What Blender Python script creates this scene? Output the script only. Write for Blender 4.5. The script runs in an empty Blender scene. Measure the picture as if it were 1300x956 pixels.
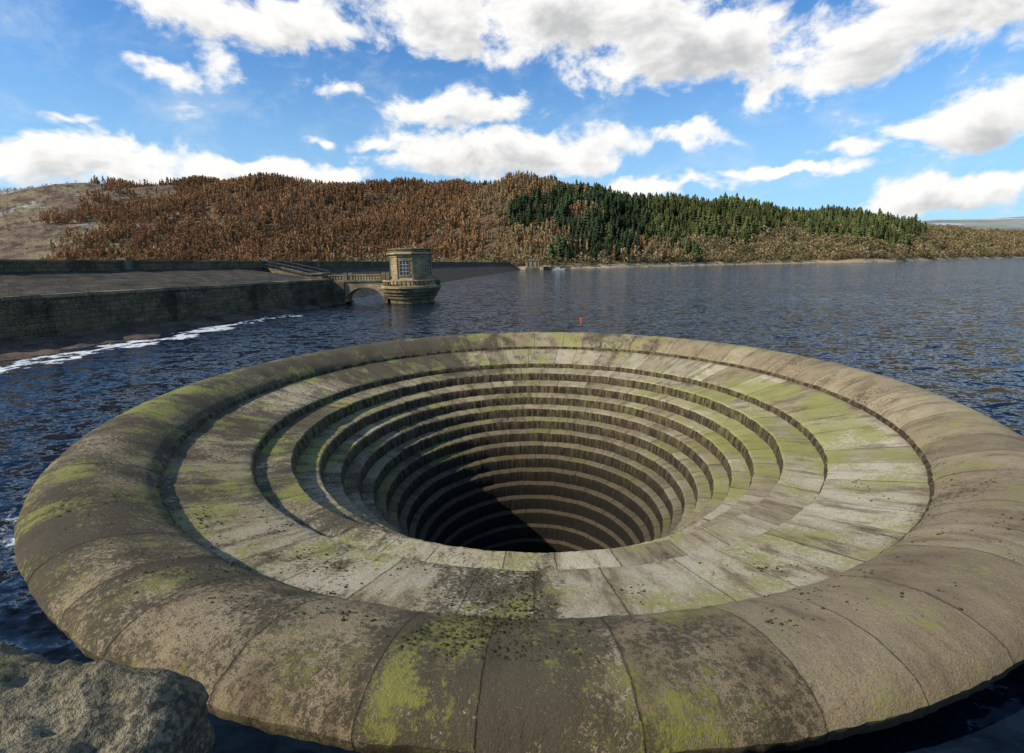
import bpy, math, random
import numpy as np
from mathutils import Matrix, Vector, noise as mn
random.seed(7); rng=np.random.default_rng(7)
S=bpy.context.scene
S.view_settings.view_transform='Standard'; S.view_settings.look='None'; S.view_settings.exposure=0
CAMZ=5.0; F=610.0; PIT=math.radians(9.22); ROLL=math.radians(1.0)
BX,BY=0.65,15.72

def ray(px,py):
    dx=px-650; dy=py-433.5
    c,s=math.cos(ROLL),math.sin(ROLL)
    x=dx*c-dy*s; y=dx*s+dy*c
    return x, -y*math.sin(PIT)+F*math.cos(PIT), -y*math.cos(PIT)-F*math.sin(PIT)
def P(px,py,Y):
    x,yd,zd=ray(px,py); k=Y/yd
    return x*k, CAMZ+zd*k

# ---------------- node helper
class NT:
    def __init__(s,tree): s.t=tree; s.n=tree.nodes; s.l=tree.links
    def new(s,typ,**kw):
        n=s.n.new(typ)
        for k,v in kw.items(): setattr(n,k,v)
        return n
    def put(s,sock,v):
        if isinstance(v,bpy.types.NodeSocket): s.l.new(v,sock)
        elif v is not None:
            if isinstance(v,(tuple,list)) and len(v)==3 and sock.type=='RGBA': v=(*v,1)
            sock.default_value=v
    def m(s,op,a,b=None,c=None,clamp=False):
        n=s.new('ShaderNodeMath',operation=op,use_clamp=clamp)
        for i,v in enumerate((a,b,c)):
            if v is not None: s.put(n.inputs[i],v)
        return n.outputs[0]
    def vm(s,op,a,b=None,out=0):
        n=s.new('ShaderNodeVectorMath',operation=op)
        s.put(n.inputs[0],a)
        if b is not None:
            if op=='SCALE': s.put(n.inputs[3],b)
            else: s.put(n.inputs[1],b)
        return n.outputs['Value'] if op in('LENGTH','DOT_PRODUCT','DISTANCE') else n.outputs[0]
    def noise(s,vec,scale,detail=4,rough=.55,dist=0,col=False):
        n=s.new('ShaderNodeTexNoise'); s.put(n.inputs['Vector'],vec)
        n.inputs['Scale'].default_value=scale; n.inputs['Detail'].default_value=detail
        n.inputs['Roughness'].default_value=rough; n.inputs['Distortion'].default_value=dist
        return n.outputs[1] if col else n.outputs[0]
    def ss(s,v,a,b,lo=0.,hi=1.):
        n=s.new('ShaderNodeMapRange',interpolation_type='SMOOTHSTEP'); s.put(n.inputs[0],v)
        n.inputs[1].default_value=a;n.inputs[2].default_value=b;n.inputs[3].default_value=lo;n.inputs[4].default_value=hi
        return n.outputs[0]
    def mix(s,f,a,b,bt='MIX'):
        n=s.new('ShaderNodeMix',data_type='RGBA',blend_type=bt)
        s.put(n.inputs[0],f); s.put(n.inputs[6],a); s.put(n.inputs[7],b); return n.outputs[2]
    def sep(s,v):
        n=s.new('ShaderNodeSeparateXYZ'); s.put(n.inputs[0],v); return n.outputs
    def comb(s,x,y,z):
        n=s.new('ShaderNodeCombineXYZ')
        for i,v in enumerate((x,y,z)): s.put(n.inputs[i],v)
        return n.outputs[0]
    def bump(s,h,strength,dist,normal=None):
        n=s.new('ShaderNodeBump'); s.put(n.inputs['Height'],h)
        n.inputs['Strength'].default_value=strength; n.inputs['Distance'].default_value=dist
        if normal is not None: s.put(n.inputs['Normal'],normal)
        return n.outputs[0]
    def attr(s,name,out='Fac'):
        n=s.new('ShaderNodeAttribute'); n.attribute_name=name; return n.outputs[out]
def newmat(name,rough=.9,spec=.2):
    m=bpy.data.materials.new(name); m.use_nodes=True
    t=NT(m.node_tree); b=m.node_tree.nodes['Principled BSDF']
    b.inputs['Roughness'].default_value=rough; b.inputs['Specular IOR Level'].default_value=spec
    pos=t.new('ShaderNodeNewGeometry').outputs['Position']
    return m,t,b,pos

def link(o,parent=None):
    S.collection.objects.link(o)
    if parent: o.parent=parent
    return o
def mk(name,verts,faces,mat=None,parent=None,smooth=False):
    me=bpy.data.meshes.new(name); me.from_pydata([tuple(v) for v in verts],[],faces); me.update()
    if mat: me.materials.append(mat)
    o=bpy.data.objects.new(name,me); link(o,parent)
    if smooth: me.shade_smooth()
    return o
def fastmesh(name,V,T,mat,col=None):
    k=T.shape[1]
    me=bpy.data.meshes.new(name); me.vertices.add(len(V)); me.vertices.foreach_set('co',V.astype(np.float32).ravel())
    me.loops.add(T.size); me.loops.foreach_set('vertex_index',T.astype(np.int32).ravel())
    me.polygons.add(len(T)); me.polygons.foreach_set('loop_start',np.arange(0,T.size,k,dtype=np.int32))
    me.update(calc_edges=True)
    if col is not None:
        a=me.attributes.new('Col','FLOAT_COLOR','POINT'); c=np.ones((len(V),4),np.float32); c[:,:3]=col; a.data.foreach_set('color',c.ravel())
    me.materials.append(mat); o=bpy.data.objects.new(name,me); link(o); return o
def box(name,x0,x1,y0,y1,z0,z1,mat,parent=None,bev=0,rot=None):
    v=[(x,y,z) for z in(z0,z1) for y in(y0,y1) for x in(x0,x1)]
    f=[(0,2,3,1),(4,5,7,6),(0,1,5,4),(2,6,7,3),(0,4,6,2),(1,3,7,5)]
    o=mk(name,v,f,mat,parent)
    if bev:
        b=o.modifiers.new('b','BEVEL'); b.width=bev; b.segments=2
    return o
def lathe(name,prof,n,mat,parent=None,rot=0,loc=(0,0,0),cap=True,smooth=False):
    v=[];f=[]
    for r,z in prof:
        for i in range(n):
            a=2*math.pi*i/n+rot; v.append((loc[0]+r*math.cos(a),loc[1]+r*math.sin(a),loc[2]+z))
    for j in range(len(prof)-1):
        for i in range(n):
            i2=(i+1)%n; f.append((j*n+i,j*n+i2,(j+1)*n+i2,(j+1)*n+i))
    if cap:
        f.append(tuple(range((len(prof)-1)*n,len(prof)*n))); f.append(tuple(reversed(range(n))))
    return mk(name,v,f,mat,parent,smooth)
def empty(name,loc=(0,0,0)):
    e=bpy.data.objects.new(name,None); e.location=loc; return link(e)

# ---------------- camera
cd=bpy.data.cameras.new('camera'); cam=bpy.data.objects.new('camera',cd); link(cam)
cd.sensor_width=36; cd.lens=F/1300*36; cd.shift_y=-44.5/1300; cd.clip_end=20000; cd.clip_start=.05
cam.matrix_world=Matrix.Translation((0,0,CAMZ))@Matrix.Rotation(math.pi/2-PIT,4,'X')@Matrix.Rotation(-ROLL,4,'Z')
S.camera=cam
# ---------------- sun
SAZ=math.radians(-114); SEL=math.radians(36)
sd=Vector((math.sin(SAZ)*math.cos(SEL),math.cos(SAZ)*math.cos(SEL),math.sin(SEL)))
L=bpy.data.lights.new('sun','SUN'); L.energy=5.0; L.angle=math.radians(.5); L.color=(1,.92,.78)
so=bpy.data.objects.new('sun',L); link(so); so.rotation_euler=sd.to_track_quat('Z','Y').to_euler()
# ---------------- world
W=bpy.data.worlds.new('World'); S.world=W; W.use_nodes=True
t=NT(W.node_tree); t.n.clear()
out=t.new('ShaderNodeOutputWorld'); bg=t.new('ShaderNodeBackground'); bg.inputs[1].default_value=.1
t.l.new(bg.outputs[0],out.inputs[0])
sky=t.new('ShaderNodeTexSky',sky_type='NISHITA'); sky.sun_disc=False; sky.sun_elevation=SEL; sky.sun_rotation=SAZ%(2*math.pi)
sky.air_density=1.0; sky.dust_density=.6; sky.ozone_density=3.0
gen=t.new('ShaderNodeTexCoord').outputs['Generated']
x,y,z=t.sep(gen)
vec=t.comb(t.m('ARCTAN2',x,y),t.m('ARCSINE',z),0.)
def ae(px,py):
    a,b,c=ray(px,py); l=math.sqrt(a*a+b*b+c*c); return math.atan2(a,b),math.asin(c/l)
blobs=[(690,20,290,66,1.35),(870,62,150,54,1.3),(330,15,200,42,1.1),(285,72,50,30,.9),(200,84,44,20,1.05),
(640,195,165,32,1.35),(590,135,95,28,1.1),(480,178,55,15,.9),(872,172,58,20,1.05),(1150,35,210,60,1.35),
(1240,150,160,36,1.2),(1010,108,80,26,1.),(1010,213,120,12,1.05),(1200,240,130,24,1.35),(1080,182,80,15,.9),
(110,205,160,36,1.4),(340,218,150,18,1.2),(840,238,100,14,1.05),(410,180,24,10,.8),(430,120,50,20,.7),(80,150,50,12,.65),
(-280,110,220,80,1.2),(1620,130,230,90,1.2),(700,-260,600,90,1.1)]
def blobsum(v2,bl):
    tot=None
    for px,py,rx,ry,am in bl:
        a,e=ae(px,py); a1,_=ae(px+rx,py); _,e1=ae(px,py-ry); sx=1/abs(a1-a); sy=1/abs(e1-e)
        n=t.new('ShaderNodeVectorMath',operation='MULTIPLY_ADD'); t.put(n.inputs[0],v2); n.inputs[1].default_value=(sx,sy,0); n.inputs[2].default_value=(-a*sx,-e*sy,0)
        l=t.vm('LENGTH',n.outputs[0])
        b=t.m('MULTIPLY_ADD',l,-am/1.55,am)
        tot=b if tot is None else t.m('MAXIMUM',tot,b)
    return t.m('MAXIMUM',tot,0.)
w=t.noise(vec,10,3,.6,col=True)
v2=t.vm('ADD',vec,t.vm('MULTIPLY',t.vm('SUBTRACT',w,(.5,.5,.5)),(.15,.09,0)))
tot=blobsum(v2,blobs)
off=t.vm('ADD',v2,(-.01,.03,0))
tot2=blobsum(off,[b_ for b_ in blobs if b_[4]>=1.1])
vs_=t.vm('MULTIPLY',vec,(1,1.6,1))
n=t.noise(vs_,8,7,.62,.3)
nb=t.noise(t.vm('ADD',vs_,(-.012,.04,0)),8,4,.6,.3)
d1=t.m('ADD',tot,t.m('MULTIPLY',t.m('SUBTRACT',n,.5),2.4))
alpha=t.ss(d1,.28,.74)
shv=t.m('ADD',tot2,t.m('MULTIPLY',t.m('SUBTRACT',nb,.5),3.6))
sh=t.ss(t.m('ADD',t.m('MULTIPLY',shv,.75),t.m('MULTIPLY',d1,.25)),.5,1.55)
ccol=t.mix(sh,(10.2,10.1,9.9),(5.6,5.7,5.8))
skyc=t.mix(1.,sky.outputs[0],(.76,1.32,1.76),'MULTIPLY')
hz=t.ss(z,.02,.42,.75,.0)
skyc=t.mix(hz,skyc,(4.3,7.0,9.2))
veil=t.m('MULTIPLY',t.ss(n,.43,.7),.30)
skyc=t.mix(veil,skyc,(7.5,8.4,9.2))
t.l.new(t.mix(alpha,skyc,ccol),bg.inputs[0])

# ---------------- materials
def stone_mat(name,c1,c2,dark,bs=(1.2,.4),brick=True,bump=.6,moss=.3,vertical=False,ns=1.0):
    m,t,b,pos=newmat(name)
    n=t.noise(pos,1.3*ns,4,.65); n2=t.noise(pos,9*ns,4,.65); n3=t.noise(pos,.35*ns,3,.6)
    col=t.mix(t.ss(n,.35,.65),c1,c2)
    h=t.m('MULTIPLY',n2,.5)
    if brick:
        xx,yy,zz=t.sep(pos)
        bt=t.new('ShaderNodeTexBrick'); t.put(bt.inputs['Vector'],t.comb(t.m('ADD',xx,yy),zz,0.))
        bt.inputs['Scale'].default_value=1; bt.inputs['Brick Width'].default_value=bs[0]; bt.inputs['Row Height'].default_value=bs[1]
        bt.inputs['Mortar Size'].default_value=.02; bt.inputs['Color1'].default_value=(1,1,1,1); bt.inputs['Color2'].default_value=(.6,.58,.55,1)
        bt.inputs['Mortar'].default_value=(.35,.33,.3,1)
        col=t.mix(.85,col,bt.outputs[0],'MULTIPLY')
        h=t.m('SUBTRACT',h,t.m('MULTIPLY',bt.outputs[1],.8))
    col=t.mix(t.m('MULTIPLY',t.ss(t.m('ADD',n2,t.m('MULTIPLY',n3,.8)),.85,1.05),.85),col,dark)
    col=t.mix(t.m('MULTIPLY',t.ss(t.noise(pos,.8*ns,4,.7),.52,.68),moss),col,(.09,.11,.03))
    t.put(b.inputs['Base Color'],col); t.put(b.inputs['Normal'],t.bump(h,bump,.06))
    return m
M_wall=stone_mat('masonry',(.23,.165,.095),(.14,.105,.06),(.03,.027,.02),(1.1,.38))
M_coping=stone_mat('coping_stone',(.36,.29,.18),(.24,.19,.12),(.05,.045,.03),(1.6,5),moss=.6)
M_pitch=stone_mat('stone_pitching',(.11,.083,.055),(.06,.048,.035),(.018,.016,.013),(.9,.28),moss=.4,bump=1)
M_tower=stone_mat('tower_stone',(.52,.39,.22),(.40,.29,.165),(.14,.105,.06),(.8,.32),moss=.2)
M_towerd=stone_mat('tower_stone_mossy',(.30,.23,.13),(.20,.155,.085),(.05,.045,.03),(.8,.32),moss=.7)
M_rock=stone_mat('shore_rock',(.17,.115,.08),(.09,.06,.042),(.02,.018,.015),brick=False,moss=.3,bump=1)
M_near=stone_mat('gritstone',(.27,.22,.135),(.14,.115,.07),(.045,.04,.03),brick=False,moss=.7,bump=1,ns=4)
M_glass,t_,b_,_=newmat('window_glass',.15,.5); b_.inputs['Base Color'].default_value=(.03,.035,.04,1)
M_frame,t_,b_,_=newmat('window_frame',.6,.3); b_.inputs['Base Color'].default_value=(.35,.36,.35,1)
M_iron,t_,b_,_=newmat('iron',.6,.4); b_.inputs['Base Color'].default_value=(.03,.03,.03,1)
M_red,t_,b_,_=newmat('red_plastic',.5,.4); b_.inputs['Base Color'].default_value=(.6,.06,.03,1)
M_white,t_,b_,_=newmat('white_paint',.6,.4); b_.inputs['Base Color'].default_value=(.7,.7,.68,1)

# ---------------- bellmouth spillway
def bell_mat():
    m,t,b,pos=newmat('spillway_stone',.88,.25)
    lp=t.vm('SUBTRACT',pos,(BX,BY,0)); X,Y,Z=t.sep(lp)
    r=t.m('SQRT',t.m('ADD',t.m('MULTIPLY',X,X),t.m('MULTIPLY',Y,Y)))
    th=t.m('MULTIPLY',t.m('ARCTAN2',X,Y),1/(2*math.pi))
    ring=t.attr('ring'); riser=t.attr('riser'); nseg=t.attr('nseg')
    nM=t.noise(lp,1.5,5,.65)
    thw=t.m('ADD',th,t.m('MULTIPLY',t.m('SINE',t.m('ADD',t.m('MULTIPLY',th,2*math.pi*17),ring)),.0028))
    thw=t.m('ADD',thw,t.m('MULTIPLY',t.m('SUBTRACT',nM,.5),.0012))
    q=t.m('ADD',t.m('MULTIPLY',thw,nseg),t.m('MULTIPLY',ring,.37))
    wid=t.m('MODULO',t.m('ADD',t.m('FLOOR',q),t.m('MULTIPLY',nseg,4.)),nseg)
    fr=t.m('FRACT',t.m('ADD',q,500.))
    dj=t.m('MULTIPLY',t.m('DIVIDE',t.m('MINIMUM',fr,t.m('SUBTRACT',1.,fr)),nseg),t.m('MULTIPLY',r,2*math.pi))
    nF=t.noise(lp,13,6,.78); nFF=t.noise(lp,60,3,.7)
    jw=t.m('ADD',dj,t.m('MULTIPLY',t.m('SUBTRACT',nF,.5),.06))
    joint=t.ss(jw,.0,.018,1.,0.)
    wn=t.new('ShaderNodeTexWhiteNoise',noise_dimensions='2D'); t.put(wn.inputs['Vector'],t.comb(wid,ring,0.)); rnd=wn.outputs[0]
    rndc=t.sep(wn.outputs[1])
    uth=t.vm('SCALE',t.vm('NORMALIZE',t.comb(X,Y,0.)),9.)
    ux,uy,_=t.sep(uth)
    st=t.noise(t.comb(ux,uy,t.m('MULTIPLY',r,.35)),2.6,5,.68)
    stv=t.noise(t.comb(ux,uy,t.m('ADD',t.m('MULTIPLY',Z,.25),ring)),5.5,5,.72)
    nL=t.noise(lp,.32,3,.6); nG=t.noise(t.vm('ADD',lp,(31,7,3)),.6,4,.65)
    inner=t.ss(r,10.25,9.9)
    hole=t.ss(r,8.4,7.4)
    wash=t.ss(t.m('ADD',t.m('MULTIPLY',X,.07),t.m('MULTIPLY',Y,-.05)),-.35,.5)
    co=t.mix(t.ss(nM,.35,.66),(.39,.30,.175),(.26,.19,.105))
    ci=t.mix(t.ss(nM,.35,.66),(.42,.335,.20),(.29,.22,.125))
    col=t.mix(inner,co,ci)
    pale=t.ss(t.m('ADD',t.m('ADD',t.m('MULTIPLY',st,.65),t.m('MULTIPLY',nM,.35)),t.m('MULTIPLY',rnd,.12)),.46,.66)
    pf=t.m('MULTIPLY',inner,t.m('MULTIPLY_ADD',wash,.45,.18)); pf=t.m('ADD',pf,.20); pf=t.m('SUBTRACT',pf,t.m('MULTIPLY',hole,.25))
    col=t.mix(t.m('MULTIPLY',pale,pf),col,(.64,.57,.42))
    col=t.mix(1.,col,t.mix(rnd,(.78,.765,.75),(1.10,1.09,1.06)),'MULTIPLY')
    col=t.mix(t.m('MULTIPLY',t.ss(st,.48,.32),.6),col,(.13,.095,.055))
    col=t.mix(t.m('MULTIPLY',t.ss(nFF,.47,.64),.55),col,(.10,.08,.05))
    west=t.ss(X,4.,-8.,0.,1.)
    fr1=t.ss(t.m('ABSOLUTE',t.m('ADD',X,1.0)),0.7,1.4,1.,0.); fr1=t.m('MULTIPLY',fr1,t.ss(Y,-5.,-8.))
    north=t.ss(Y,4.,9.)
    am=t.m('ADD',t.m('MULTIPLY',nL,.8),t.m('MULTIPLY',west,.27)); am=t.m('ADD',am,t.m('MULTIPLY',rndc[1],.12)); am=t.m('ADD',am,t.m('MULTIPLY',fr1,.18)); am=t.m('ADD',am,t.m('MULTIPLY',north,.11))
    am=t.m('ADD',am,t.m('MULTIPLY',t.m('SUBTRACT',nM,.5),.4))
    am=t.m('SUBTRACT',am,t.m('MULTIPLY',pale,t.m('MULTIPLY',inner,.10)))
    am=t.m('ADD',am,t.m('MULTIPLY',nFF,.3))
    sum_=t.m('ADD',am,nF)
    alg=t.m('MULTIPLY',t.ss(sum_,1.20,1.34),.85)
    col=t.mix(alg,col,t.mix(nFF,(.035,.029,.018),(.08,.065,.038)))
    east=t.m('MULTIPLY',t.ss(X,3.0,7.5),t.ss(t.m('ABSOLUTE',t.m('ADD',Y,1.)),1.,7.,1.,0.)); east=t.m('MULTIPLY',east,inner)
    lr=t.m('MULTIPLY',west,t.ss(r,10.6,11.6))
    mm=t.m('ADD',nG,t.m('MULTIPLY',t.m('SUBTRACT',nF,.5),.85)); mm=t.m('ADD',mm,t.m('MULTIPLY',east,.15)); mm=t.m('ADD',mm,t.m('MULTIPLY',rndc[2],.06)); mm=t.m('ADD',mm,t.m('MULTIPLY',t.m('SUBTRACT',st,.5),.5))
    mm=t.m('ADD',mm,t.m('MULTIPLY',lr,.06)); mm=t.m('ADD',mm,t.m('MULTIPLY',inner,.03))
    mo=t.m('MULTIPLY',t.ss(mm,.575,.72),.75)
    col=t.mix(mo,col,t.mix(nFF,(.16,.175,.03),(.42,.39,.09)))
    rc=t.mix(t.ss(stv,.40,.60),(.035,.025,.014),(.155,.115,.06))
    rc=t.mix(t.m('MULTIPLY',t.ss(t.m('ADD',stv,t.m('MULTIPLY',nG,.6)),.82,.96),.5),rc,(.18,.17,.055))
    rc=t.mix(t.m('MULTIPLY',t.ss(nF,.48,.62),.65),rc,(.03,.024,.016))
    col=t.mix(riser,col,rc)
    pit_shade=t.ss(Z,-.3,-5.0,0.,.95)  # shadow down the pit painted into the stone colour, darker with depth
    col=t.mix(pit_shade,col,t.mix(riser,(.06,.044,.024),(.008,.006,.004)))
    col=t.mix(t.m('MULTIPLY',joint,t.m('ADD',.25,t.m('MULTIPLY',rndc[0],.5))),col,(.045,.036,.022))
    t.put(b.inputs['Base Color'],col)
    h=t.m('ADD',t.m('MULTIPLY',nF,.75),t.m('MULTIPLY',nFF,.25)); h=t.m('ADD',h,t.m('MULTIPLY',rnd,.22))
    h=t.m('SUBTRACT',h,t.m('MULTIPLY',joint,.5))
    t.put(b.inputs['Normal'],t.bump(h,1.,.065))
    return m
M_bell=bell_mat()
E=[(10.25,.52),(8.42,-.05),(7.46,-.35),(6.78,-.80),(6.24,-1.22),(5.76,-1.64),(5.34,-2.08),(4.97,-2.52),(4.64,-2.98),(4.35,-3.46),(4.09,-3.95),(3.85,-4.46),(3.64,-4.99),(3.47,-5.54),(3.32,-6.12),(3.18,-6.72),(3.05,-7.4)]
prof=[]
for r,z_ in [(11.2,-3),(11.25,-.6),(11.35,-.1)]: prof.append((r,z_,0,1))
for r,z_ in [(11.65,.22),(12.0,.46),(12.18,.64),(12.22,.80),(12.14,.93),(11.95,1.02),(11.7,1.07),(11.4,1.06),(11.15,1.0),(10.9,.91),(10.65,.79),(10.45,.68),(10.32,.59)]: prof.append((r,z_,1,0))
for i,(r,z_) in enumerate(E):
    ringi=i+2
    nr,nz=E[i+1] if i+1<len(E) else (3.0,-9)
    drop=z_-nz
    k={0:.28,1:.80,2:.82}.get(i,.86)
    c=.035
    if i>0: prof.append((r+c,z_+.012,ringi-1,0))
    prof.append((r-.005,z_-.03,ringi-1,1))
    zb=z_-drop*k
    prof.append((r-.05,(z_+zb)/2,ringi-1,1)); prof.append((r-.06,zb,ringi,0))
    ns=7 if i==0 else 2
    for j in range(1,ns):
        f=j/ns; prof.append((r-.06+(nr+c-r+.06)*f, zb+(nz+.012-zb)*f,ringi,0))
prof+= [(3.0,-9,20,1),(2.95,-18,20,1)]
N=960
V=[]
for j,(r,z_,rg,rs) in enumerate(prof):
    for i in range(N):
        a=2*math.pi*i/N
        dr=0;dz=0
        if z_>-8 and z_<1.2 and j>3:
            w=.02 if r<10 else .016
            p=Vector((math.sin(a)*r*1.6,math.cos(a)*r*1.6,z_))
            dr=mn.noise(p)*w*1.6+mn.noise(p*5)*.02
            dz=mn.noise(p+Vector((9,3,5)))*w+mn.noise(p*4.1)*.012
        V.append((BX+math.sin(a)*(r+dr),BY+math.cos(a)*(r+dr),z_+dz))
Fc=[];ra=[];ri=[];nsg=[]
NS={0:54,1:54,2:48,3:44,4:40}
for j in range(len(prof)-1):
    for i in range(N):
        i2=(i+1)%N
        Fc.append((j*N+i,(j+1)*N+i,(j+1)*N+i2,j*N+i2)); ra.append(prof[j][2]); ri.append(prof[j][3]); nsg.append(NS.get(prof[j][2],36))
Fc.append(tuple(range((len(prof)-1)*N,len(prof)*N))); ra.append(20);ri.append(1);nsg.append(30)
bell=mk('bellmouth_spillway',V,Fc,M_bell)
for nm,dat in(('ring',ra),('riser',ri),('nseg',nsg)):
    at=bell.data.attributes.new(nm,'FLOAT','FACE'); at.data.foreach_set('value',[float(q) for q in dat])
bell.data.shade_smooth(); bell.data.set_sharp_from_angle(angle=math.radians(38))

def surf_z(r):
    pts=sorted([(p[0],p[1]) for p in prof[9:]]+[(12.14,.93)])
    return float(np.interp(r,[p[0] for p in pts],[p[1] for p in pts]))
M_moss,t_,b_,p_=newmat('moss',1,.1)
t_.put(b_.inputs['Base Color'],t_.mix(t_.noise(p_,3,4),(.02,.02,.01),(.075,.075,.022)))
VV=[];TT=[]
def tuft(x,y,z,s):
    b0=len(VV); a0=random.random()*6; e=random.uniform(.5,1)
    VV.append((x,y,z+s*.35))
    for k in range(7):
        a=a0+k*math.tau/7; q=s*.55*random.uniform(.6,1.3); VV.append((x+q*math.cos(a),y+e*q*math.sin(a),z+s*.25*random.uniform(.8,1.1)))
    for k in range(7):
        a=a0+k*math.tau/7; q=s*random.uniform(.5,1.4); VV.append((x+q*math.cos(a),y+e*q*math.sin(a),z-.02))
    for k in range(7):
        k2=(k+1)%7
        TT.append((b0,b0+1+k,b0+1+k2)); TT.append((b0+1+k,b0+8+k,b0+8+k2)); TT.append((b0+1+k,b0+8+k2,b0+1+k2))
for c in range(110):
    th=math.pi+abs(random.gauss(0,.6)) if random.random()<.7 else math.pi-random.random()*.9
    rr=random.choice([random.uniform(8.6,9.9),random.uniform(10.4,11.6)])
    for k in range(random.randint(3,24)):
        r_=rr+random.gauss(0,.16); a=th+random.gauss(0,.02)
        if not(8.5<r_<11.8) or 10.1<r_<10.4: continue
        tuft(BX+math.sin(a)*r_,BY+math.cos(a)*r_,surf_z(r_),random.choice([.010,.014,.02,.035]))
for k in range(900):
    a=math.pi+.10+random.uniform(-.07,.065); r_=random.choice([random.uniform(8.5,10.1),random.uniform(10.4,11.5)])
    tuft(BX+math.sin(a)*r_,BY+math.cos(a)*r_,surf_z(r_),random.uniform(.01,.04))
for k in range(260):
    a=random.uniform(0,math.tau); r_=random.choice([10.22,10.35,8.36])+random.gauss(0,.02)
    if r_>10.3 or r_<9: tuft(BX+math.sin(a)*r_,BY+math.cos(a)*r_,surf_z(r_),random.uniform(.01,.03))
fastmesh('moss_tufts',np.array(VV),np.array(TT),M_moss)

# ---------------- water
m,t,b,pos=newmat('reservoir_water',.06,.5); b.inputs['IOR'].default_value=1.33
X,Y,Z=t.sep(pos)
rot=t.vm('MULTIPLY',pos,(.7,1.25,1))
c1=t.noise(rot,1.2,3,.6,.5,col=True); c2=t.noise(rot,4.5,4,.65,.5,col=True); big=t.noise(pos,.06,4,.6)
s1=t.vm('SUBTRACT',c1,(.5,.5,.5)); s2=t.vm('SUBTRACT',c2,(.5,.5,.5))
amp=t.m('MULTIPLY_ADD',big,1.4,.5)
sl=t.vm('ADD',t.vm('MULTIPLY',s1,(1.3,1.9,0)),t.vm('MULTIPLY',s2,(1.3,1.9,0)))
sl=t.vm('SCALE',sl,amp)
t.put(b.inputs['Normal'],t.vm('NORMALIZE',t.vm('ADD',sl,(0,0,1))))
nf=t.noise(pos,.35,5,.7)
edge=t.m('SUBTRACT',X,t.m('ADD',t.m('MULTIPLY',t.m('SUBTRACT',Y,27.),.105),-26.6))
edge=t.m('ADD',edge,t.m('MULTIPLY',t.m('SUBTRACT',nf,.5),12.))
fm=t.m('MULTIPLY',t.ss(t.m('ABSOLUTE',edge),.0,1.6,1.,0.),t.ss(Y,66.,40.,.2,1.))
rr=t.m('SQRT',t.m('ADD',t.m('POWER',t.m('SUBTRACT',X,BX),2.),t.m('POWER',t.m('SUBTRACT',Y,BY),2.)))
fb=t.m('MULTIPLY',t.ss(rr,12.,14.5,1.,0.),t.ss(X,-5.,-11.)); fb=t.m('MULTIPLY',fb,t.ss(Y,16.,11.))
foam=t.ss(t.m('ADD',t.m('MAXIMUM',fm,t.m('MULTIPLY',fb,.75)),t.m('MULTIPLY',t.noise(pos,3,6,.78,1.),1.3)),1.2,1.45)
foam=t.m('MULTIPLY',foam,.85)
t.put(b.inputs['Base Color'],t.mix(foam,(.005,.011,.022),(.75,.76,.76)))
t.put(b.inputs['Roughness'],t.m('ADD',.06,t.m('MULTIPLY',foam,.7)))
radii=[11.3,13,16,20,26,35,50,75,110,170,260,400,650,1100,2000,4000,9000]
V=[];Fc=[];n=128
for r in radii:
    for i in range(n):
        a=math.tau*i/n; V.append((BX+r*math.cos(a),BY+r*math.sin(a),0))
for j in range(len(radii)-1):
    for i in range(n):
        i2=(i+1)%n; Fc.append((j*n+i,(j+1)*n+i,(j+1)*n+i2,j*n+i2))
mk('water',V,Fc,m)

# ---------------- dam
def crest(Y): return float(np.interp(Y,[-60,40.8,75,165,390],[-66,-42.8,-37.5,-28,0]))
def wl(Y): return float(np.interp(Y,[62,150,340,400],[-27,-18,3,9]))
def lw(Y): return -33+(Y-31)*.2657
def strip(name,Ys,funcs,mat,parent=None,nz=0):
    V=[];Fc=[];k=len(funcs)
    for Y in Ys:
        for f in funcs:
            x,z=f(Y); V.append((x+(random.uniform(-nz,nz)),Y,z+random.uniform(-nz,nz)))
    for j in range(len(Ys)-1):
        for i in range(k-1):
            Fc.append((j*k+i,j*k+i+1,(j+1)*k+i+1,(j+1)*k+i))
    return mk(name,V,Fc,mat,parent)
dam=empty('dam')
Ys1=list(np.arange(-60,69,1.5)); Ys2=list(np.arange(61,401,5.))
def lerp(f,g,k): return lambda Y:(f(Y)[0]*(1-k)+g(Y)[0]*k,f(Y)[1]*(1-k)+g(Y)[1]*k)
fa=lambda Y:(lw(Y)-1.6,3.16); fc_=lambda Y:(crest(Y)+.28,5.02)
strip('embankment_slope_terrace',Ys1,[lambda Y:(lw(Y)-.5,3.15),fa]+[lerp(fa,fc_,k/8) for k in range(1,9)],M_pitch,dam,.06)
strip('embankment_slope_water',Ys2,[lambda Y:(wl(Y)+1.5,-1.2),lambda Y:(wl(Y),0.0),lambda Y:(crest(Y)+.28,5.0)],M_pitch,dam,.03)
Yc=list(np.arange(-60,391,6.))
def wallstrip(name,Ys,fx,z0,z1,th,mat,par,nz=0):
    return strip(name,Ys,[lambda Y:(fx(Y)+th/2,z0),lambda Y:(fx(Y)+th/2,z1),lambda Y:(fx(Y)-th/2,z1),lambda Y:(fx(Y)-th/2,z0)],mat,par,nz)
wallstrip('parapet_wall',Yc,crest,4.6,5.92,.5,M_wall,dam)
wallstrip('parapet_coping',Yc,crest,5.92,6.08,.66,M_coping,dam)
wallstrip('far_parapet_wall',Yc,lambda Y:crest(Y)-9,4.6,6.0,.5,M_wall,dam)
strip('crest_road',Yc,[lambda Y:(crest(Y)-.2,5.0),lambda Y:(crest(Y)-9,5.0),lambda Y:(crest(Y)-24,-2)],M_pitch,dam)
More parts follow.
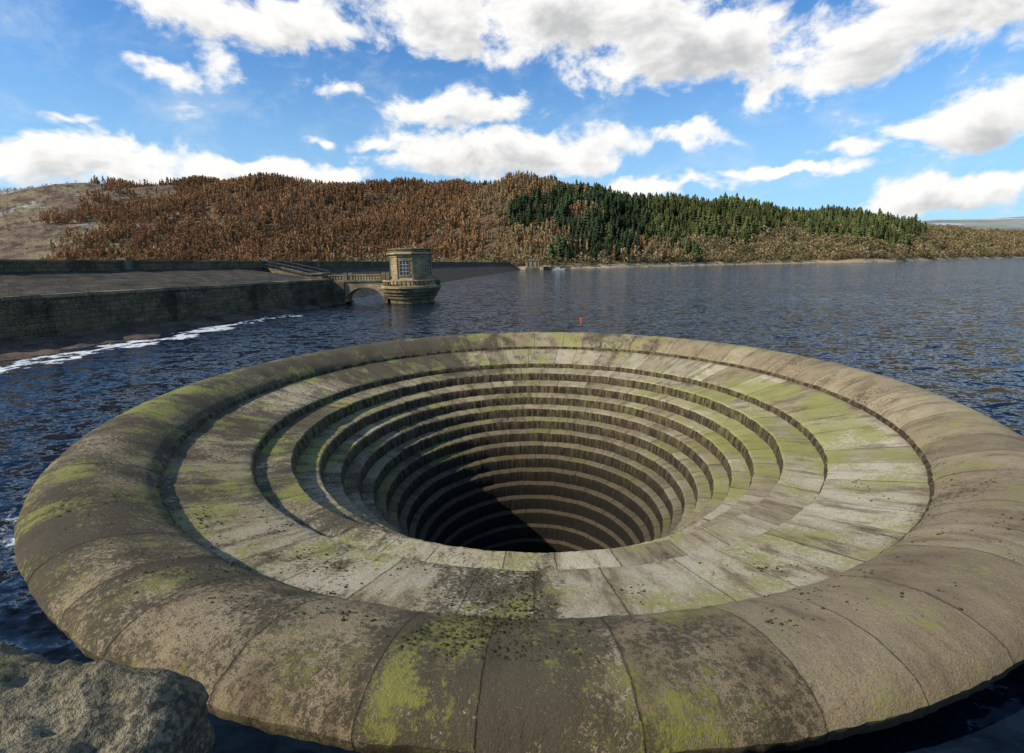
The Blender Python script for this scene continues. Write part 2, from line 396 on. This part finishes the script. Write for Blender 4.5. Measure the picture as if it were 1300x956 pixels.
for Y in list(range(-20,60,12))+[75]+list(range(90,390,25)):
    x=crest(Y); box('parapet_pier',x-.45,x+.45,Y-.5,Y+.5,4.7,6.3,M_coping,dam)
rw=empty('retaining_wall')
Yl=list(np.arange(-60,67.1,1.5))
wallstrip('wall_face',Yl,lambda Y:lw(Y)-.3,-1.5,3.18,.6,M_wall,rw)
wallstrip('wall_coping',Yl,lambda Y:lw(Y)-.3,3.18,3.42,.8,M_coping,rw,.025)
wallstrip('wall_footing',Yl,lambda Y:lw(Y)-.1,-1.5,.55,1.1,M_wall,rw,.03)
box('wall_return',-31,lw(66)+.1,66.6,67.4,-1.5,3.40,M_wall,rw)
for Y in range(-20,66,9):
    x=lw(Y); box('buttress',x-.2,x+.35,Y-.6,Y+.6,-1.4,3.0,M_wall,rw)
V=[];Fc=[];na=140;nb=18
def sedge(Y): return -26.6+(Y-27)*.105
for i in range(na):
    Y=-30+i*(98/(na-1)); 
    for j in range(nb):
        f=j/(nb-1); x=(lw(Y)-.1)*(1-f)+(max(sedge(Y),lw(Y)+1.5)+mn.noise(Vector((Y*.35,0,3)))*1.6)*f
        zz=.6*(1-f)-.4*f*f+mn.noise(Vector((x*.8,Y*.8,0)))*.28+mn.noise(Vector((x*3,Y*3,0)))*.15
        V.append((x,Y,zz))
for i in range(na-1):
    for j in range(nb-1): Fc.append((i*nb+j,i*nb+j+1,(i+1)*nb+j+1,(i+1)*nb+j))
mk('rocky_shore',V,Fc,M_rock,smooth=True)

# stairs
st=empty('stone_stairs')
a=Vector((crest(75)+.4,75,5.0)); bb=Vector((lw(66)-2.6,67.2,3.2)); ns=14
dirv=(bb-a); dh=Vector((dirv.x,dirv.y,0)).normalized(); sd_=Vector((-dh.y,dh.x,0))
ln=Vector((dirv.x,dirv.y,0)).length
for i in range(ns):
    c=a+dh*(ln*(i+.5)/ns); zt=5.05-(i+1)*1.85/ns
    hw=1.1; hl=ln/ns/2
    v=[c+dh*sx*hl+sd_*sy*hw for sx,sy in((-1,-1),(1,-1),(1,1),(-1,1))]
    vs=[(q.x,q.y,zt-1.6) for q in v]+[(q.x,q.y,zt) for q in v]
    mk('step',vs,[(0,3,2,1),(4,5,6,7),(0,1,5,4),(1,2,6,5),(2,3,7,6),(3,0,4,7)],M_coping,st)
for sgn in(-1,1):
    vs=[]
    for q in(a,bb):
        for w in(sgn*1.15,sgn*1.4):
            for hh in(-1.2,.25): vs.append(tuple(q+sd_*w+Vector((0,0,hh))))
    mk('stair_cheek_wall',vs,[(0,1,3,2),(4,6,7,5),(0,4,5,1),(2,3,7,6),(1,5,7,3),(0,2,6,4)],M_wall,st)
    up=Vector((0,0,1)); 
    for k in range(7):
        q=a.lerp(bb,k/6)+sd_*sgn*1.27
        lathe('rail_post',[(.04,.2),(.04,1.25)],6,M_iron,st,loc=tuple(q))
    for hh in(.7,1.22):
        p0=a+sd_*sgn*1.27+up*hh; p1=bb+sd_*sgn*1.27+up*hh
        vv=[tuple(q+sd_*u_*.035+up*v_*.035) for q in(p0,p1) for u_,v_ in((-1,-1),(1,-1),(1,1),(-1,1))]
        mk('handrail',vv,[(0,1,5,4),(1,2,6,5),(2,3,7,6),(3,0,4,7)],M_iron,st)

# ---------------- intake tower
TX,TY=P(524,383,66)[0],66.0
tw=empty('intake_tower',(TX,TY,0))
rt=-math.pi/2+math.radians(22.5)-math.radians(8)
lathe('base',[(2.9,-2),(2.95,.0),(3.0,.55),(3.25,.62),(3.3,1.0),(3.5,1.08),(3.55,1.4),(3.8,1.5),(3.82,1.95)],32,M_towerd,tw)
lathe('gallery_slab',[(3.95,1.955),(4.05,2.02),(4.05,2.25),(3.9,2.32)],32,M_tower,tw)
nbal=40
for i in range(nbal):
    a=math.tau*i/nbal
    if abs(((a-math.pi+math.pi)%math.tau)-math.pi)<.28: continue
    lathe('baluster',[(.13,2.33),(.09,2.4),(.14,2.6),(.08,2.8),(.12,2.9)],6,M_towerd,tw,loc=(3.75*math.cos(a),3.75*math.sin(a),0))
lathe('balustrade_rail',[(3.62,2.905),(3.9,2.91),(3.93,3.0),(3.9,3.08),(3.6,3.08),(3.58,2.98)],32,M_tower,tw,cap=False)
lathe('plinth',[(2.95,2.3),(2.95,3.1),(2.85,3.2)],8,M_tower,tw,rot=rt)
lathe('octagonal_wall',[(2.72,3.19),(2.72,6.1)],8,M_tower,tw,rot=rt)
lathe('cornice',[(2.76,6.0),(2.85,6.1),(2.85,6.25),(3.12,6.4),(3.18,6.45),(3.18,6.62),(3.0,6.66)],8,M_tower,tw,rot=rt)
lathe('parapet',[(2.8,6.65),(2.8,7.0),(2.95,7.02),(2.95,7.15),(2.7,7.2)],8,M_towerd,tw,rot=rt)
lathe('lead_roof',[(2.6,7.19),(.1,7.35)],8,M_iron,tw,rot=rt)
ap=2.72*math.cos(math.pi/8)
for k in range(8):
    am=rt+math.pi/8+k*math.pi/4
    pil=box('corner_pilaster',-.12,.12,-.08,.08,3.2,6.0,M_tower,tw)
    ac=rt+k*math.pi/4; pil.matrix_local=Matrix.Translation((2.72*math.cos(ac),2.72*math.sin(ac),0))@Matrix.Rotation(ac+math.pi/2,4,'Z')
    if k%2==0: continue
    e=bpy.data.objects.new('window_bay',None); link(e,tw); e.matrix_local=Matrix.Rotation(am+math.pi/2,4,'Z')
    y0=-ap
    box('window_surround_l',-.70,-.58,y0-.07,y0+.05,3.75,5.55,M_coping,e); box('window_surround_r',.58,.70,y0-.07,y0+.05,3.75,5.55,M_coping,e)
    box('window_lintel',-.78,.78,y0-.09,y0+.05,5.553,5.75,M_coping,e); box('window_sill',-.78,.78,y0-.13,y0+.05,3.55,3.747,M_coping,e)
    box('window_glass',-.577,.577,y0-.012,y0+.03,3.75,5.55,M_glass,e)
    for xx in(-.2,.2): box('mullion',xx-.03,xx+.03,y0-.04,y0-.014,3.75,5.55,M_frame,e)
    for zz in(4.2,4.65,5.1): box('glazing_bar',-.575,.575,y0-.037,y0-.015,zz-.025,zz+.025,M_frame,e)

# ---------------- footbridge with arch
fb=empty('arched_footbridge',(0,TY,0))
x0=lw(66)-1.2; x1=TX-3.4; zt=2.95
ac=(x0+2.6+x1-.2)/2; ar=(x1-.2-(x0+2.6))/2
V=[];Fc=[];pts=[];K=20
for i in range(K+1):
    a=math.pi-math.pi*i/K; pts.append((ac+ar*math.cos(a),.2+1.95*math.sin(a)))
arch=[(pts[0][0],-1.2)]+pts+[(pts[-1][0],-1.2)]
tops=[(p_[0],zt) for p_ in arch]
for yy in(-1.2,1.2):
    for p_ in arch: V.append((p_[0],yy,p_[1]))
    for p_ in tops: V.append((p_[0],yy,p_[1]))
na_=len(arch)
for s_ in(0,1):
    o_=s_*2*na_
    for i in range(1,na_-2): Fc.append((o_+i,o_+i+1,o_+na_+i+1,o_+na_+i))
for i in range(na_-1):
    Fc.append((i,i+1,2*na_+i+1,2*na_+i))
Fc.append((na_+1,na_+na_-2,3*na_+na_-2,3*na_+1))
mk('arch_span',V,Fc,M_tower,fb)
box('abutment',x0,pts[0][0],-1.5,1.5,-1.5,zt,M_wall,fb)
box('end_pier',pts[-1][0],x1+.3,-1.2,1.2,-1.5,zt,M_towerd,fb)
box('deck_string_course',x0-.1,x1+.3,-1.36,1.36,zt+.003,zt+.2,M_coping,fb)
for sg in(-1,1):
    yc=sg*1.15
    xx=x0+.2
    while xx<x1:
        lathe('baluster',[(.12,zt+.2),(.08,zt+.3),(.13,zt+.5),(.08,zt+.72),(.11,zt+.8)],6,M_tower,fb,loc=(xx,yc,0)); xx+=.38
    box('rail',x0-.1,x1+.2,yc-.16,yc+.16,zt+.803,zt+.95,M_coping,fb)
    for xx in(x0,x0+2.8,x1-.1): box('pier',xx-.25,xx+.25,yc-.22,yc+.22,zt+.2,zt+1.15,M_coping,fb)
box('wall_end_pier',x0-1.6,x0-.12,-1.7,1.7,-1.5,4.0,M_wall,fb)
box('wall_end_pier_cap',x0-1.75,x0+.0,-1.85,1.85,4.003,4.2,M_coping,fb)

# ---------------- far valve house
def house(name,px,Y,w,d,h,zb):
    x,_=P(px,340,Y); e=empty(name,(x,Y,0))
    box('walls',-w/2,w/2,-d/2,d/2,-1,zb+h,M_tower,e)
    box('base_course',-w/2-.4,w/2+.4,-d/2-.4,d/2+.4,-1.5,zb,M_towerd,e)
    box('cornice',-w/2-.35,w/2+.35,-d/2-.35,d/2+.35,zb+h+.002,zb+h+.4,M_coping,e)
    box('roof_parapet',-w/2,w/2,-d/2,d/2,zb+h+.402,zb+h+.9,M_tower,e)
    nw=max(2,int(w/2.6))
    for i in range(nw):
        xx=-w/2+(i+.5)*w/nw
        box('window',xx-.45,xx+.45,-d/2-.03,-d/2+.1,zb+1.,zb+h-.8,M_glass,e); box('window_sill',xx-.6,xx+.6,-d/2-.15,-d/2+.05,zb+.8,zb+.97,M_coping,e)
house('valve_house',676,345,9,7,5.0,1.6)
xx0=P(690,343,350)[0]; xx1=P(724,343,350)[0]
box('landing_stage_wall',xx0,xx1,348,352,-1,2.4,M_wall)
lath=empty('moored_boat',(P(709,340,330)[0],330,0))
mk('hull',[(-4,-1,0.8),(4,-1,.8),(5.5,0,1.0),(4,1,.8),(-4,1,.8),(-3.6,-.7,-.2),(3.6,-.7,-.2),(4.6,0,-.2),(3.6,.7,-.2),(-3.6,.7,-.2)],[(0,1,6,5),(1,2,7,6),(2,3,8,7),(3,4,9,8),(4,0,5,9),(0,4,3,2,1)],M_white,lath)
box('cabin',-2,1.2,-.7,.7,.8,2.0,M_frame,lath,bev=.15)

# buoy
bx=P(738,405,43)[0]
be=empty('marker_buoy',(bx,43,-.02)); be.scale=(.5,.5,.42)
lathe('float',[(.05,-.2),(.2,-.15),(.27,0),(.25,.12),(.15,.22),(.06,.26)],16,M_red,be,smooth=True)
lathe('mooring_eye',[(.03,.26),(.03,.3),(.05,.32),(.02,.34)],8,M_red,be)

# ---------------- near stone wall
def roughbox(name,x0,x1,y0,y1,z0,z1,mat,res=.06,rnd=.12,amp=.05,par=None,tilt=0):
    import bmesh
    bm=bmesh.new(); bmesh.ops.create_cube(bm,size=1)
    for v in bm.verts: v.co=Vector(((x0+x1)/2+v.co.x*(x1-x0),(y0+y1)/2+v.co.y*(y1-y0),(z0+z1)/2+v.co.z*(z1-z0)))
    for ax,(lo,hi) in enumerate(((x0,x1),(y0,y1),(z0,z1))):
        k=max(2,int((hi-lo)/res))
        for i in range(1,k):
            co=[0,0,0]; co[ax]=lo+(hi-lo)*i/k; no=[0,0,0]; no[ax]=1
            bmesh.ops.bisect_plane(bm,geom=bm.verts[:]+bm.edges[:]+bm.faces[:],plane_co=co,plane_no=no)
    lo=Vector((x0+rnd,y0+rnd,z0+rnd)); hi=Vector((x1-rnd,y1-rnd,z1-rnd))
    for v in bm.verts:
        c=Vector([min(max(v.co[i],lo[i]),hi[i]) for i in range(3)]); d=v.co-c
        if d.length>1e-6: v.co=c+d.normalized()*rnd
        n=mn.fractal(v.co*4,.8,2.2,6); dd=(v.co-c).normalized() if (v.co-c).length>1e-6 else Vector((0,0,1))
        v.co+=dd*(n*amp+mn.noise(v.co*22)*.008)
        v.co.z-=tilt*(v.co.x-x0)
    me=bpy.data.meshes.new(name); bm.to_mesh(me); bm.free(); me.materials.append(mat); me.shade_smooth()
    o=bpy.data.objects.new(name,me); link(o,par); return o
sw=empty('stone_wall')
xs=[-1.06,-2.1,-3.1,-4.3,-5.6,-7]
for i in range(5):
    roughbox('coping_stone',xs[i+1]+.012,xs[i]-.012,.84,1.52+.03*(i%2),3.40,3.83+.03*((i*7)%3-1),M_near,.018,.13,.045,sw,.19 if i==0 else 0)
box('wall_body',-7,-1.4,.9,1.36,-1.5,3.42,M_wall,sw)
M_grass,t_,b_,p_=newmat('rough_grass')
t_.put(b_.inputs['Base Color'],t_.mix(t_.noise(p_,3,6),(.06,.08,.02),(.14,.12,.06)))
V=[];Fc=[];gx=40;gy=22
for j in range(gy):
    for i in range(gx):
        x_=-40+i*2.1; y_=.75-j*2.; V.append((x_,y_,2.9+.1*mn.noise(Vector((x_*.3,y_*.3,0)))))
for j in range(gy-1):
    for i in range(gx-1): Fc.append((j*gx+i,j*gx+i+1,(j+1)*gx+i+1,(j+1)*gx+i))
mk('lakeside_bank',V,Fc,M_grass,smooth=True)
box('bank_retaining_wall',-40,42,.2,.74,-1.5,2.97,M_wall)

# ---------------- hills
tab=[(-700,255,900,1300,450),(-200,250,900,1200,450),(0,249,800,1100,450),(100,246,800,1050,450),(170,243,0,1000,450),(250,241,0,950,450),
(300,242,0,900,450),(450,243,0,850,450),(500,246,0,820,440),(560,244,0,800,430),(610,245,0,780,410),(640,243,0,760,400),(700,246,0,700,385),(780,258,0,680,400),
(850,268,0,680,440),(950,273,0,700,480),(1040,277,0,700,490),(1100,281,0,690,480),(1150,289,0,680,500),(1200,294,0,800,560),(1300,298,0,1000,720),(1500,300,0,1200,850),(2200,305,0,1200,850)]
us=[];zr=[];RY=[];FY=[]
for px,py,_,ry,fy in tab:
    x,zv=P(px,py,ry); us.append(x/ry); zr.append(zv); RY.append(ry); FY.append(fy)
us=np.array(us)
def hill(u,tt):
    f=np.interp(u,us,FY); r=np.interp(u,us,RY); zR=np.interp(u,us,zr)
    Y=f+tt*(r-f); tc=np.clip(tt,0,1)
    pr=np.sin(tc*math.pi/2)**1.15
    zz=zR*pr-np.clip(tt-1,0,9)*40
    xx=u*Y
    nz=np.sin(xx*.021+Y*.013)*4.2+np.sin(xx*.043-Y*.031+1)*2.6+np.sin(xx*.011-Y*.02)*5
    zz=zz+nz*np.sin(tc*math.pi)*np.clip(zR/60,0,1.6)+ (np.sin(xx*.03)+np.sin(xx*.071+1))*1.3*tc
    return xx,Y,zz
m,t,b,pos=newmat('hillside')
X,Y,Z=t.sep(pos)
n1=t.noise(pos,.012,6,.65); n2=t.noise(pos,.05,5,.7); n3=t.noise(t.vm('MULTIPLY',pos,(1,1,3)),.02,6,.7)
left=t.ss(t.m('ADD',t.m('DIVIDE',X,Y),t.m('MULTIPLY',t.m('SUBTRACT',n1,.5),.5)),-.55,-.80)
cm=t.mix(t.ss(n1,.4,.6),(.17,.11,.065),(.22,.18,.09)); cm=t.mix(t.ss(n2,.45,.60),cm,(.09,.055,.038))
cf=t.mix(t.ss(n2,.4,.6),(.15,.09,.045),(.09,.06,.03))
c=t.mix(left,cf,cm)
snow=t.m('MULTIPLY',t.m('MULTIPLY',t.ss(n3,.57,.64),left),t.ss(Z,30.,70.))
c=t.mix(t.m('MULTIPLY',snow,.5),c,(.55,.55,.56))
c=t.mix(t.ss(Z,4.0,2.4),c,t.mix(n2,(.40,.32,.20),(.25,.2,.12)))
t.put(b.inputs['Base Color'],c); t.put(b.inputs['Normal'],t.bump(n2,1.,6.))
nu=360; tts=np.concatenate([[-.06],np.linspace(0,1,40),[1.2,1.8]])
ug=np.linspace(us[0],us[-1],nu)
V=[]
for tv in tts:
    xx,yy,zz=hill(ug,np.full(nu,tv))
    if tv<0: zz=zz*0-3
    V.append(np.stack([xx,yy,zz],1))
V=np.concatenate(V); nt=len(tts)
Fq=np.array([(j*nu+i,j*nu+i+1,(j+1)*nu+i+1,(j+1)*nu+i) for j in range(nt-1) for i in range(nu-1)])
hl=fastmesh('hills',V,Fq,m); hl.data.shade_smooth()
m,t,b,pos=newmat('distant_moor')
n1=t.noise(pos,.004,5,.6); n2=t.noise(t.vm('MULTIPLY',pos,(1,1,4)),.003,6,.6)
vo=t.new('ShaderNodeTexVoronoi'); t.put(vo.inputs['Vector'],pos); vo.inputs['Scale'].default_value=.006
c=t.mix(t.ss(n1,.4,.6),(.18,.16,.11),(.26,.26,.14)); c=t.mix(.35,c,vo.outputs[1],'SOFT_LIGHT'); c=t.mix(t.m('MULTIPLY',t.ss(n2,.54,.60),.8),c,(.6,.62,.65)); c=t.mix(.2,c,(.3,.38,.5))  # last mix paints bluish distance haze into the moor colour
t.put(b.inputs['Base Color'],c)
V=[];nu2=120;ul=np.linspace(-1.6,2.6,nu2)
pxs=[-700,0,900,1050,1130,1180,1230,1300,1450,1700]; pys=[300,300,300,296,284,279,279,275,270,280]
uu=[P(a_,b_2,3200)[0]/3200 for a_,b_2 in zip(pxs,pys)]; zz_=[P(a_,b_2,3200)[1] for a_,b_2 in zip(pxs,pys)]
for k,(Yv,f) in enumerate([(1500,-.02),(1800,.2),(2300,.5),(2800,.8),(3200,1.),(3800,.9)]):
    for u_ in ul:
        zq=np.interp(u_,uu,zz_)*f; V.append((u_*Yv,Yv,zq+mn.noise(Vector((u_*8,k,0)))*10*f))
Fq=[(j*nu2+i,j*nu2+i+1,(j+1)*nu2+i+1,(j+1)*nu2+i) for j in range(5) for i in range(nu2-1)]
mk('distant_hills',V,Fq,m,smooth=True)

# ---------------- forests
def tpl_larch(s):
    r=np.random.default_rng(s); V=[(-.015,0,0),(.015,0,0),(0,0,.98)]; T=[(0,1,2)]
    for k in range(30):
        zc=r.uniform(.06,.95); rad=(.20*(1-zc)+.02)*r.uniform(.4,1.2); a=r.uniform(0,6.28)
        cx,cy=rad*math.cos(a),rad*math.sin(a); w=r.uniform(.03,.06)
        b0=len(V); V+=[(cx*.1,cy*.1,zc-.10),(cx-w*math.sin(a),cy+w*math.cos(a),zc+.03),(cx+w*math.sin(a),cy-w*math.cos(a),zc+.06+r.uniform(0,.10))]; T.append((b0,b0+1,b0+2))
    return np.array(V),np.array(T)
def tpl_pine(s):
    r=np.random.default_rng(s); V=[(-.02,0,0),(.02,0,0),(0,0,1.0)]; T=[(0,1,2)]
    for lv in range(6):
        z0=.06+lv*.15; rad=.25*(1-lv/6.6); 
        for k in range(7):
            a=k*math.tau/7+r.uniform(-.3,.3)+lv*.4; q=rad*r.uniform(.65,1.25); w=.5
            b0=len(V); V+=[(0,0,z0+.2),(q*math.cos(a-w),q*math.sin(a-w),z0+r.uniform(-.02,.04)),(q*math.cos(a+w)*.9,q*math.sin(a+w)*.9,z0+r.uniform(-.03,.03))]; T.append((b0,b0+1,b0+2))
    return np.array(V),np.array(T)
def tpl_round(s):
    r=np.random.default_rng(s); V=[(-.025,0,0),(.025,0,0),(0,0,.6)]; T=[(0,1,2)]
    for k in range(46):
        d=r.normal(size=3); d/=np.linalg.norm(d); rr=r.uniform(.5,1.)**.5; c=np.array([.36,.36,.42])*d*rr+np.array([0,0,.54]); c[2]=max(c[2],.08)
        b0=len(V)
        for q in range(3): V.append(tuple(c+r.normal(size=3)*.07))
        T.append((b0,b0+1,b0+2))
    return np.array(V),np.array(T)
def forest(name,tpls,pts,hs,cols,mat,ws=None):
    n=len(pts); k=rng.integers(0,len(tpls),n); rot=rng.uniform(0,6.28,n); Vs=[];Ts=[];Cs=[];base=0
    for ti,(TV,TTt) in enumerate(tpls):
        idx=np.where(k==ti)[0]
        if len(idx)==0: continue
        c,s=np.cos(rot[idx])[:,None],np.sin(rot[idx])[:,None]; h=hs[idx][:,None]; w=h*(1 if ws is None else ws[idx][:,None])
        x=(TV[None,:,0]*c-TV[None,:,1]*s)*w+pts[idx,0][:,None]; y=(TV[None,:,0]*s+TV[None,:,1]*c)*w+pts[idx,1][:,None]; z=TV[None,:,2]*h+pts[idx,2][:,None]-.3
        nv=len(TV); Vs.append(np.stack([x,y,z],2).reshape(-1,3))
        Ts.append((TTt[None]+(np.arange(len(idx))*nv)[:,None,None]+base).reshape(-1,3))
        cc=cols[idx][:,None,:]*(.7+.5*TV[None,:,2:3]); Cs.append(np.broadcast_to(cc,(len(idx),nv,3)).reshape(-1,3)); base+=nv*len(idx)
    return fastmesh(name,np.concatenate(Vs),np.concatenate(Ts),mat,np.concatenate(Cs))
M_tree,t_,b_,p_=newmat('tree_foliage',1,.05); t_.put(b_.inputs['Base Color'],t_.attr('Col','Color'))
n=130000
px_r=rng.uniform(-250,1500,n); tt=rng.uniform(0,1.03,n)
pg=np.linspace(-300,1600,400); ugg=np.array([P(p,300,100)[0]/100 for p in pg]); ug_=np.interp(px_r,pg,ugg)
xx,yy,zz=hill(ug_,tt)
fl=np.interp(ug_,us,FY); rl=np.interp(ug_,us,RY)
dens_=(rl-fl)*yy; dens_/=np.quantile(dens_,.98)
keep=rng.uniform(0,1,n)<dens_*.80
def cl(a,b,s,o=.3): return np.array([mn.noise(Vector((p/s,q/s,o))) for p,q in zip(a,b)])
nzv=cl(xx,yy,70.); nz2=cl(xx,yy,22.); nz3=cl(xx,yy,45.,7.)
wv=px_r+nzv*80
mb=px_r+nzv*110+nz2*60+rng.normal(0,22,n)
moor=mb<(215-tt*10-120*np.clip(1-tt*1.4,0,1))
zone_round=(~moor)&(((tt<.30+nzv*.3)&(wv>880))|(px_r>1175)|((tt<.06)&(wv>430))|((nz3>.40)&(wv>740)&(tt<.6))|((nz3<-.48)&(wv>250)&(wv<640)))
zone_pine=(~moor)&(~zone_round)&( ((tt>.80)&(wv>600)) | ((tt>.30)&(wv>690+80*(1-tt))&(nz2<.42)) | ((wv>680)&(wv<780)&(tt<.45)&(nz2<.35)) |((wv>850)&(nz2<.5)))
zone_larch=(~moor)&(~zone_round)&(~zone_pine)
shore=tt>.018
def sel(mask,p=1.): return np.where(mask&keep&shore&(rng.uniform(0,1,n)<p))[0]
XYZ=np.stack([xx,yy,zz],1)
i1=sel(zone_larch,.95); P1=XYZ[i1]
base=np.array([.30,.162,.075]); c1=base*(1+rng.normal(0,.10,(len(i1),1)))*(1+nz2[i1][:,None]*.25+nzv[i1][:,None]*.5)
alt=rng.uniform(0,1,len(i1)); ol=alt<.09; c1[ol]=np.array([.17,.13,.065])*(1+rng.normal(0,.15,(ol.sum(),1))); tan=(wv[i1]>620)&(alt>.3); c1[tan]=np.array([.30,.21,.10])*(1+rng.normal(0,.12,(tan.sum(),1)))
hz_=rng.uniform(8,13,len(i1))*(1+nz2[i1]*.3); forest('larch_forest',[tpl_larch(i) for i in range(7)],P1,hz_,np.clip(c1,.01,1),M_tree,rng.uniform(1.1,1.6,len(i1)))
i2=sel(zone_pine); P2=XYZ[i2]
c2=np.array([.045,.060,.026])*(1+rng.normal(0,.2,(len(i2),1)))*(1+nz3[i2][:,None]*.5); l2=px_r[i2]>820; c2[l2]*=np.array([1.6,1.35,1.05])
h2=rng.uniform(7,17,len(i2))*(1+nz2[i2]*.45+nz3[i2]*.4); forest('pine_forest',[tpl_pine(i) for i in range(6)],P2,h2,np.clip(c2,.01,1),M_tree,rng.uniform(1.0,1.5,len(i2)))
i3=sel(zone_round,.8); P3=XYZ[i3]
c3=np.array([.23,.17,.085])*(1+rng.normal(0,.17,(len(i3),1))); g=rng.uniform(0,1,len(i3))<.2; c3[g]=np.array([.10,.105,.04])
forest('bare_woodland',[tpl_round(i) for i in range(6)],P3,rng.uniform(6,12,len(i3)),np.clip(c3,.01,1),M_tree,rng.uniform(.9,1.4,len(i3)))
i4=sel(moor,.12); P4=XYZ[i4]
c4=np.array([.17,.10,.06])*(1+rng.normal(0,.25,(len(i4),1)))
forest('moorland_scrub',[tpl_round(i+9) for i in range(4)],P4,rng.uniform(2,6,len(i4)),np.clip(c4,.01,1),M_tree)
